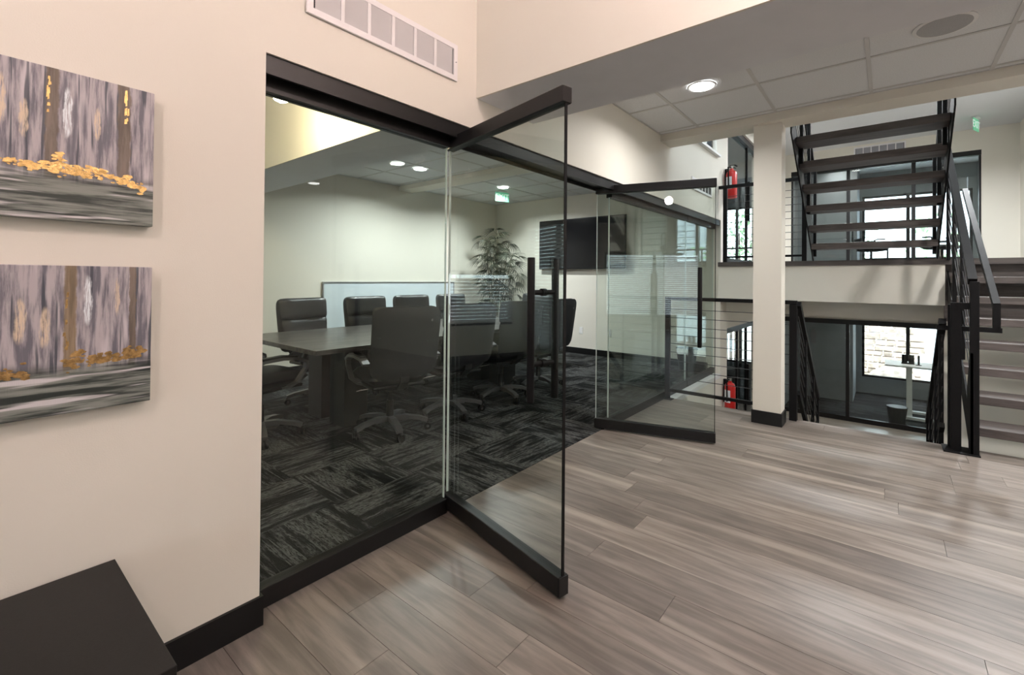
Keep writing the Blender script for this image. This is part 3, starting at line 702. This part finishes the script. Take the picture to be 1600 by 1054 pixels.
# ------------------------------------------------------------------ black cabinet by the wall
t = thing('low_cabinet', 'low black side cabinet against the cream wall under the paintings', 'cabinet', (-1.48, -.2, 0))
boxobj('cabinet_top', m_cab, (XL+.014, -1.185, -.75, .318, .412, .437), t, bev=.002)
boxobj('body', m_cab, (XL+.016, -1.205, -.74, .304, .05, .412), t); boxobj('plinth', m_black, (XL+.03, -1.23, -.72, .28, 0, .05), t)
for a, c in ((-.735, -.222), (-.214, .30)):
    d = boxobj('door', m_cab, (-1.205, -1.19, a, c, .06, .405), t); boxobj('handle', m_alu, (-1.189, -1.178, (a+c)/2-.05, (a+c)/2+.05, .34, .348), d)

# ------------------------------------------------------------------ conference table
t = thing('conference_table', 'long dark wood-grain conference table with panel legs', 'table', (-3.87, 3.4, 0))
b = box(B(), -1.6, 1.6, -.685, .685, 0, .036, .003)
o = obj('tabletop', b, m_table, t, False); o.location = (0, -.14, .706); o.rotation_euler = (0, 0, PI/2)
for y in (2.12, 4.2):
    for x in (-3.70, -4.08): boxobj('panel_leg', m_cab, (x-.12, x+.12, y, y+.22, 0, .706), t, bev=.003)
boxobj('modesty_panel', m_table, (-3.88, -3.84, 2.37, 4.2, .25, .7), t)
for y in (2.7, 3.7): boxobj('power_grommet', m_plast, (-3.93, -3.79, y, y+.26, .741, .746), t)

# ------------------------------------------------------------------ conference chairs (face local +x)
def make_chair():
    t = thing('conference_chair', '', 'chair', (0, 0, 0))
    Rz = Matrix.Rotation(PI/2, 4, 'Z')
    # seat: cushion built in xz, laid flat
    sm = Matrix.Translation((.02, 0, .475)) @ Matrix.Rotation(-PI/2, 4, 'Z') @ Matrix.Rotation(-PI/2, 4, 'X')
    obj('seat_cushion', cushion(B(), .50, .52, .52, .12, mtx=sm), m_leather, t, False, True)
    boxobj('seat_pan', m_plast, (-.2, .22, -.22, .22, .395, .425), t, False, .01)
    tilt = Matrix.Translation((-.235, 0, .56)) @ Matrix.Rotation(math.radians(-9), 4, 'Y')
    def bk(w0, w1, h, th, zc, xo): return tilt @ Matrix.Translation((xo, 0, zc)) @ Rz
    obj('back_shell', cushion(B(), .55, .57, .56, .05, p=9, mtx=bk(0, 0, 0, 0, .225, -.045), bow=.03), m_shell, t, False, True)
    lo = obj('lower_cushion', cushion(B(), .42, .53, .39, .095, mtx=bk(0, 0, 0, 0, .10, 0), bow=.02), m_leather, t, False, True)
    hi = obj('upper_cushion', cushion(B(), .525, .54, .23, .105, mtx=bk(0, 0, 0, 0, .385, 0), bow=.02), m_leather, t, False, True)
    o = boxobj('maker_tag', m_arm, (-.003, .003, -.035, .035, -.009, .009), t, False); o.matrix_local = tilt @ Matrix.Translation((-.083, -.16, .40))
    obj('back_bracket', ribbon(B(), [(-.05, 0, .40), (-.22, 0, .40), (-.29, 0, .46), (-.32, 0, .66)], .07, .02, (0, 1, 0)), m_plast, t, False)
    for s in (-1, 1):
        y = s*.285
        a = obj('armrest', ribbon(B(), [(-.24, y, .61), (-.15, y, .645), (0, y, .65), (.13, y, .635), (.20, y, .60)], .055, .022, (0, 1, 0)), m_arm, t, False)
        obj('arm_pad', ribbon(B(), [(-.16, y, .662), (0, y, .667), (.11, y, .652)], .05, .018, (0, 1, 0)), m_plast, a, False)
        obj('arm_upright', ribbon(B(), [(.20, y, .60), (.195, y, .55), (.12, y*.98, .45), (.08, y*.8, .41), (.0, y*.6, .405)], .04, .02, (0, 1, 0)), m_arm, t, False)
    obj('gas_lift', lathe(B(), [(.045, .115), (.03, .13), (.028, .26), (.018, .262), (.018, .39)], n=14), m_plast, t, False, True)
    boxobj('tilt_mechanism', m_plast, (-.11, .10, -.08, .08, .355, .40), t, False, .012)
    obj('lever', tube(B(), [(.03, .05, .37), (.03, .24, .365), (.03, .27, .36)], .006, 6), m_chrome, t, False)
    sp = B(); sq_ = B()
    spoke = mesh('base_spoke', ribbon(ribbon(B(), [(.02, 0, .115), (.12, 0, .12), (.24, 0, .10), (.305, 0, .078)], .05, .03, (0, 1, 0)), [(.02, 0, .10), (.14, 0, .10)], .04, .02, (0, 1, 0)), m_arm)
    wb = B()
    for s in (-.016, .016): tube(wb, [(0, s-.009, .03), (0, s+.009, .03)], .03, 14)
    box(wb, -.012, .012, -.006, .006, .03, .07)
    wheel = mesh('caster', wb, m_plast)
    hub = mesh('caster_hub', tube(B(), [(0, -.027, .03), (0, .027, .03)], .012, 10), m_chrome)
    for k in range(5):
        a = 2*PI*k/5+.5
        s = share('base_spoke', spoke, (0, 0, 0), t, (0, 0, a)); w = share('caster', wheel, (.305, 0, 0), s, (0, 0, 1.1*k)); 
        # hub disc joins its caster mesh group as a plain part of the thing
        share('caster_hub', hub, (.305*math.cos(a), .305*math.sin(a), 0), t, (0, 0, a+1.1*k))
    sp.free(); sq_.free()
    return t
chair0 = make_chair(); first = [True]
def put_chair(x, y, rz, label, group='black conference chairs'):
    c = chair0 if first[0] else copytree(chair0); first[0] = False
    c.location = (x, y, 0); c.rotation_euler = (0, 0, rz); c['label'] = label; c['category'] = 'chair'; c['group'] = group
ordn = ['nearest', 'second', 'third', 'fourth']
for k, (y, a) in enumerate(((2.32, -.24), (2.99, -.17), (3.72, -.15), (4.40, -.14))):
    put_chair(-3.22, y, PI+a, ['chair back turned to us, nearest of the glass-side row', 'second glass-side chair, its back just right of the panel edge', 'third glass-side chair, partly behind the near door handle', 'farthest glass-side chair, next to the open doorway'][k])
for k, (y, a) in enumerate(((2.42, .10), (3.15, 0), (3.83, -.02), (4.55, .04))):
    put_chair(-4.55, y, a, ['chair facing us across the table, nearest the cream wall', 'second chair facing us, before the whiteboard left half', 'third chair facing us, before the whiteboard middle', 'fourth chair facing us, before the whiteboard right end'][k])
put_chair(-3.86, 1.56, PI/2+.15, 'head-of-table chair half hidden by the cream wall edge')
put_chair(-4.12, 5.4, -PI/2+.2, 'far head-of-table chair below the wall screen')

# ------------------------------------------------------------------ TV, whiteboard, plant, bin, outlets
t = thing('wall_tv', 'large black flat television mounted on the far conference wall', 'television', (-4.1, 6.8, 1.45))
boxobj('bezel', m_plast, (-4.93, -3.24, 6.745, 6.785, 1.45, 2.32), t, bev=.004); boxobj('screen', m_screen, (-4.915, -3.255, 6.742, 6.746, 1.468, 2.305), t); boxobj('mount', m_plast, (-4.4, -3.8, 6.785, 6.84, 1.65, 2.1), t)
t = thing('whiteboard', 'wide white dry-erase board low on the back wall behind chairs', 'whiteboard', (-6.06, 4.5, .45))
boxobj('panel', m_board, (-6.078, -6.062, 3.26, 5.69, .47, 1.195), t)
fr = B(); box(fr, -6.078, -6.054, 3.24, 5.71, 1.195, 1.213); box(fr, -6.078, -6.054, 3.24, 5.71, .45, .47); box(fr, -6.078, -6.054, 3.24, 3.26, .47, 1.195); box(fr, -6.078, -6.054, 5.69, 5.71, .47, 1.195); obj('frame', fr, m_alu, t)
boxobj('marker_tray', m_alu, (-6.06, -6.0, 3.9, 5.0, .45, .462), t)
# palm
t = thing('potted_palm', 'tall dark green palm in the conference room corner', 'plant', (-5.33, 6.0, 0))
obj('pot', lathe(B(), [(.13, 0), (.15, .02), (.19, .33), (.2, .36), (.18, .36), (.17, .32)], n=20), m_pot, t, False, True)
obj('soil', lathe(B(), [(.165, .31), (.165, .325), (.02, .33)], n=16), m_soil, t, False)
lb = B(); rnd = random.Random(3)
for k in range(9):
    a = (k-4)*.27; Ln = .25-.014*abs(k-4)
    d = Vector((math.cos(a), math.sin(a), .05)); sd = Vector((-math.sin(a), math.cos(a), 0)); rows = []
    for s_, w_ in ((0, .002), (.3, .0085), (.65, .008), (1, .0006)):
        p_ = d*Ln*s_+Vector((0, 0, -.16*s_*s_*Ln/.26)); rows.append([lb.verts.new(p_+sd*w_), lb.verts.new(p_-sd*w_+Vector((0, 0, .004)))])
    for a1, b1 in zip(rows, rows[1:]): lb.faces.new((a1[0], b1[0], b1[1], a1[1]))
tube(lb, [(-.14, 0, -.10), (-.06, 0, -.03), (0, 0, 0)], .003, 4)
fan = mesh('frond', lb, m_leaf)
for k in range(15):
    a = 2.4*k; R1 = .06+.27*((k*.618) % 1); top = 1.12+1.02*(k/14)
    q = (.07*math.cos(a), .07*math.sin(a), .32); e = (R1*math.cos(a), R1*math.sin(a), top)
    obj('cane', tube(B(), [q, (q[0]*.6+e[0]*.35, q[1]*.6+e[1]*.35, (q[2]+e[2])/2), e], .011, 6, rr=[.012, .010, .006]), m_cane, t, False)
    for j in range(12):
        z = top-.40*j/11+rnd.uniform(-.03, .05); an = j*2.4+k*1.3; rr_ = rnd.uniform(.05, .15); s = rnd.uniform(.6, .95)
        share('frond', fan, (e[0]+rr_*math.cos(an), e[1]+rr_*math.sin(an), z), t, (rnd.uniform(-.6, .6), rnd.uniform(-.7, .5), an), (s, s, s))
t = thing('waste_bin', 'dark grey waste bin on the carpet at the far glass end', 'bin', (-2.2, 6.55, 0))
b = B(); lathe(b, [(.10, 0), (.105, .005), (.14, .30), (.146, .30), (.146, .315), (.135, .315), (.10, .02)], n=20); obj('tub', b, m_bin, t, False, True)
obj('liner', lathe(B(), [(.137, .29), (.15, .318), (.147, .32), (.12, .29)], n=20), m_plast, t, False)
def outlet(label, loc_, rz, name='power_outlet', cat='outlet'):
    t = thing(name, label, cat, loc_, rz)
    boxobj('plate', m_white, (-.036, .036, -.007, 0, -.058, .058), t, False, .002)
    for z in (-.022, .022): boxobj('receptacle', m_grille, (-.017, .017, -.0095, -.007, z-.014, z+.014), t, False)
outlet('white outlet plate on the far wall below the television', (-4.096, 6.84, .398), 0); outlet('white switch plate low on the far wall near the glass', (-3.56, 6.84, .40), 0, 'switch_plate', 'switch')
# exit signs
def exit_sign(label, x, y, z, rz, w=.30, h=.2):
    t = thing('exit_sign', label, 'exit sign', (x, y, z), rz)
    boxobj('canopy', m_white, (-w/2*.6, w/2*.6, -.04, .04, -.03, 0), t, False, .004); p = boxobj('panel', m_exit, (-w/2, w/2, -.004, .004, -.03-h, -.03), t, False)
    cu = bpy.data.curves.new('exit_text', 'FONT'); cu.body = 'EXIT'; cu.size = h*.85; cu.align_x = 'CENTER'; cu.align_y = 'CENTER'; cu.extrude = .001
    to = bpy.data.objects.new('tmp', cu); C.objects.link(to); bpy.context.view_layer.update()
    me = bpy.data.meshes.new_from_object(to.evaluated_get(bpy.context.evaluated_depsgraph_get())); bpy.data.objects.remove(to); me.materials.clear(); me.materials.append(m_exitl)
    o = share('lettering', me, (0, -.006, -.03-h/2), t, (PI/2, 0, 0)); return t
exit_sign('small green exit sign hanging from the conference room ceiling', -5.0, 5.78, ZC, 1.25, w=.26, h=.15)
exit_sign('small green exit sign under the upstairs ceiling at right', 1.13, 10.6, 4.0, PI/2-.35, w=.26)

# ------------------------------------------------------------------ blinds (windows 2,3,4)
def blind(label, L_, z0, z1, place, rz, tilt=1.2):
    t = thing('window_blind', label, 'blind', place, rz)
    boxobj('head_rail', m_slat, (0, L_, -.03, .02, z1-.04, z1), t, False)
    sm = mesh('slat', box(B(), 0, L_, -.024, .024, -.0012, .0012), m_slat); n = int((z1-.06-z0)/.052)
    for k in range(n): share('slat', sm, (0, -.005, z0+.03+k*.052), t, (tilt, 0, 0))
    boxobj('bottom_rail', m_slat, (0, L_, -.022, .012, z0-.005, z0+.015), t, False)
    for x in (.2, L_-.2): obj('ladder_cord', tube(B(), [(x, -.032, z0), (x, -.032, z1-.04)], .0015, 4), m_slat, t, False)
blind('white slatted blind on the entry window behind the viewpoint', 2.3, .36, 1.95, (1.05, -4.55, 0), PI, .55)
blind('white slatted blind on the near conference window', 1.55, .29, 2.07, (-4.35, -.75, 0), PI)
blind('white slatted blind on the conference side window', 1.0, .60, 1.37, (-6.03, -.55, 0), PI/2)

# ------------------------------------------------------------------ extinguishers
def extinguisher(label, x, y, z, s=1.0):
    t = thing('fire_extinguisher', label, 'fire extinguisher', (x, y, z), -.45, group='wall fire extinguishers')
    obj('cylinder', lathe(B(), [(.066*s, 0), (.07*s, .012), (.07*s, .33*s), (.055*s, .37*s), (.024*s, .39*s), (.022*s, .41*s)], n=20), m_red, t, False, True)
    obj('neck_valve', lathe(B(), [(.022*s, .41*s), (.022*s, .445*s), (.012*s, .45*s)], n=12), m_chrome, t, False)
    b = B(); ribbon(b, [(0, -.03*s, .45*s), (0, .06*s, .47*s), (0, .11*s, .455*s)], .02, .008, (1, 0, 0)); ribbon(b, [(0, -.03*s, .435*s), (0, .08*s, .425*s)], .018, .008, (1, 0, 0)); obj('squeeze_handle', b, m_black, t, False)
    obj('hose', tube(B(), [(0, -.02*s, .43*s), (.0, -.07*s, .42*s), (.02*s, -.088*s, .34*s), (.02*s, -.084*s, .14*s)], .010*s, 8), m_black, t, False, True)
    b = B(); n = 8; r = .0712*s
    for k in range(n):
        a0, a1 = -2.2+k*.17, -2.2+(k+1)*.17
        b.faces.new([b.verts.new((r*math.cos(a), r*math.sin(a), zz)) for a, zz in ((a0, .12*s), (a1, .12*s), (a1, .29*s), (a0, .29*s))])
    obj('label_plate', b, m_label, t, False); boxobj('wall_bracket', m_black, (-.10*s, -.06*s, -.02, .02, .1*s, .42*s), t, False)
extinguisher('red fire extinguisher hung on the upper landing wall edge', -1.69, 6.83, 2.42)
extinguisher('red fire extinguisher low on the stairwell wall below the railing', -1.69, 6.80, -.52)

# ------------------------------------------------------------------ far office furniture
def task_chair(label, x, y, z, rz):
    t = thing('task_chair', label, 'chair', (x, y, z), rz, group='upstairs office chairs')
    sm = Matrix.Translation((.02, 0, .46)) @ Matrix.Rotation(-PI/2, 4, 'Z') @ Matrix.Rotation(-PI/2, 4, 'X')
    obj('seat', cushion(B(), .48, .48, .48, .09, mtx=sm), m_plast, t, False, True)
    pts = [(-.24-.03*math.cos(a), .22*math.copysign(abs(math.cos(a))**.5, math.cos(a)), .80+.24*math.copysign(abs(math.sin(a))**.5, math.sin(a))) for a in [2*PI*k/20 for k in range(21)]]
    obj('back_frame', tube(B(), pts, .016, 8, False), m_plast, t, False, True)
    obj('back_mesh', ribbon(B(), [(-.245, 0, .58), (-.25, 0, .70)], .38, .004, (0, 1, 0)), m_plast, t, False)
    obj('spine', ribbon(B(), [(-.05, 0, .41), (-.25, 0, .43), (-.27, 0, .60)], .05, .02, (0, 1, 0)), m_plast, t, False)
    obj('gas_lift', tube(B(), [(0, 0, .08), (0, 0, .42)], .025), m_plast, t, False)
    for s in (-1, 1): obj('armrest', ribbon(B(), [(-.05, s*.27, .42), (-.05, s*.28, .64), (.0, s*.28, .66), (.14, s*.28, .66)], .05, .025, (0, 1, 0)), m_plast, t, False)
    for k in range(5):
        a = 2*PI*k/5; obj('base_spoke', ribbon(B(), [(0, 0, .09), (.28*math.cos(a), .28*math.sin(a), .06)], .04, .03, (-math.sin(a), math.cos(a), 0)), m_plast, t, False)
        obj('caster', tube(B(), [(.28*math.cos(a)-.02*math.sin(a), .28*math.sin(a)+.02*math.cos(a), .03), (.28*math.cos(a)+.02*math.sin(a), .28*math.sin(a)-.02*math.cos(a), .03)], .03, 10), m_plast, t, False)
task_chair('black mesh task chair against the bright upstairs window, left one', -.28, 12.7, UP, .4); task_chair('black task chair at the right end of the upstairs window', .85, 12.5, UP, 2.4)
t = thing('office_desk', 'white desk on a single pedestal in the downstairs office', 'desk', (.36, 12.6, LO))
boxobj('desktop', m_white, (-.04, .76, 12.2, 13.0, -.46, -.43), t); boxobj('pedestal', m_white, (.31, .40, 12.5, 12.7, LO+.05, -.46), t)
boxobj('foot', m_white, (.02, .72, 12.25, 12.35, LO, LO+.05), t); boxobj('foot', m_white, (.02, .72, 12.85, 12.95, LO, LO+.05), t); boxobj('foot_beam', m_white, (.31, .40, 12.35, 12.85, LO, LO+.05), t)
t = thing('desk_lamp', 'slim black upright lamp standing on the white desk', 'lamp', (.50, 12.5, -.43))
obj('stem', tube(B(), [(0, 0, .01), (0, 0, .2)], .018), m_plast, t, False); obj('base', lathe(B(), [(.05, 0), (.05, .01), (.02, .012)], n=14), m_plast, t, False)
t = thing('desk_monitor', 'small black screens standing on the white desk', 'monitor', (.33, 12.6, -.43))
for x in (-.05, .06): boxobj('screen', m_screen, (x-.045, x+.045, -.01, .01, .02, .19), t, False)
boxobj('stand', m_plast, (-.1, .11, -.05, .05, 0, .02), t, False)
t = thing('waste_bin', 'dark tapered waste bin before the downstairs desk', 'bin', (.15, 11.75, LO))
obj('tub', lathe(B(), [(.12, 0), (.16, .33), (.165, .33), (.15, .32), (.11, .02)], n=16), m_bin, t, False)
obj('rim', lathe(B(), [(.165, .325), (.17, .335), (.16, .34)], n=16), m_bin, t, False)
t = thing('storage_cabinet', 'tall black storage cabinet behind the downstairs left glass', 'cabinet', (-2.55, 8.6, LO))
boxobj('carcass', m_cab, (-2.9, -2.15, 8.9, 9.35, LO, -.35), t)
for a in (-2.89, -2.52):
    d = boxobj('door', m_cab, (a, a+.355, 8.88, 8.9, LO+.05, -.37), t); boxobj('handle', m_chrome, (a+.3 if a < -2.6 else a+.04, a+.315 if a < -2.6 else a+.055, 8.868, 8.88, -.95, -.75), d)
t = thing('vertical_blind', 'dark vertical louvre blind above the black cabinet downstairs', 'blind', (-2.5, 9.4, -.35))
for k in range(9): boxobj('vane', m_black, (-2.86+.085*k, -2.86+.085*k+.05, 9.40, 9.41, -.35, .55), t)
boxobj('head_rail', m_black, (-2.9, -2.1, 9.38, 9.43, .55, .59), t)

# ------------------------------------------------------------------ outdoors beyond the windows
g_ = struct('ground', m_sand, (-16, 12, 14.65, 30, LO-.35, LO-.25))
rw = thing('stone_wall', 'sunlit dry-stacked stone wall outside the lower office window', 'stone wall', (-.4, 18.2, LO-.25))
rnd = random.Random(5); z = LO-.25
for row in range(11):
    h = rnd.uniform(.14, .22); x = -2.0+rnd.uniform(-.1, .1)
    while x < .55:
        w = rnd.uniform(.22, .5); y = 18.2+row*.05+rnd.uniform(-.05, .05)
        boxobj('stone', m_stone, (x, x+w-.02, y, y+.3, z, z+h-.02), rw, bev=.02); x += w
    z += h
t = thing('boulder', 'rounded boulder on the gravel outside the lower window', 'rock', (.05, 16.6, LO-.25))
bm_ = bmesh.new(); bmesh.ops.create_icosphere(bm_, subdivisions=3, radius=.5)
for v in bm_.verts: v.co *= 1+.12*math.sin(5*v.co.x+3*v.co.y)+.05*math.sin(9*v.co.z); v.co.z = v.co.z*.8+.3
tag(obj('stone', bm_, m_stone, t, False, True))
t = thing('neighbour_house', 'pale sided house across the gravel beyond the windows', 'house', (3.0, 21, LO-.25))
boxobj('wall', m_siding, (.7, 7, 20.6, 22, LO-.25, 5.5), t)
for k in range(28): boxobj('siding_board', m_siding, (.68, 7, 20.57, 20.6, LO-.2+.2*k, LO-.2+.2*k+.18), t)
f_ = boxobj('window', m_white, (1.5, 2.3, 20.55, 20.58, -.6, .6), t); boxobj('pane', m_grey, (1.56, 2.24, 20.54, 20.55, -.54, .54), f_)
def tree(label, x, y, z, h, r, seed, n=380):
    t = thing('tree', label, 'tree', (x, y, z), group='trees outside the windows'); rnd = random.Random(seed)
    obj('trunk', tube(B(), [(0, 0, 0), (.05, .03, h*.4), (0, .1, h*.8)], .08, 8, rr=[.11, .08, .04]), m_bark, t, False)
    b = B()
    for k in range(n):
        d = Vector((rnd.gauss(0, 1), rnd.gauss(0, 1), rnd.gauss(0, 1))).normalized()*r*rnd.random()**.4; c = Vector((0, 0, h*.75))+Vector((d.x, d.y, d.z*1.3))
        u = Vector((rnd.gauss(0, 1), rnd.gauss(0, 1), rnd.gauss(0, 1))).normalized(); w = u.orthogonal().normalized(); s = rnd.uniform(.06, .14)
        b.faces.new([b.verts.new(c+s*u), b.verts.new(c+s*.5*w), b.verts.new(c-s*u), b.verts.new(c-s*.5*w)])
    o = obj('crown', b, m_fol, t, False); o['kind'] = 'stuff'
tree('leafy bright tree outside the upstairs left corridor window', -4.3, 18.3, LO-.25, 6.0, 1.7, 2); tree('pale tree outside the upstairs centre window', -1.7, 21.5, LO-.25, 5.6, 1.5, 4); tree('small bushy tree in front of the pale house', 1.2, 18.4, LO-.25, 5.2, 1.0, 9, 160)
t = thing('balcony_railing', 'dark balcony railing outside the upstairs windows', 'railing', (-1.5, 15.6, UP))
boxobj('top_rail', m_black, (-5, 2, 15.58, 15.63, UP+.75, UP+.80), t); boxobj('bottom_rail', m_black, (-5, 2, 15.59, 15.62, UP+.1, UP+.13), t)
for k in range(8): boxobj('baluster_post', m_black, (-5+k*1.0-.02, -5+k*1.0+.02, 15.58, 15.63, UP, UP+.75), t)
struct('floor_balcony', m_siding, (-5, 2, 14.65, 15.7, UP-.1, UP))
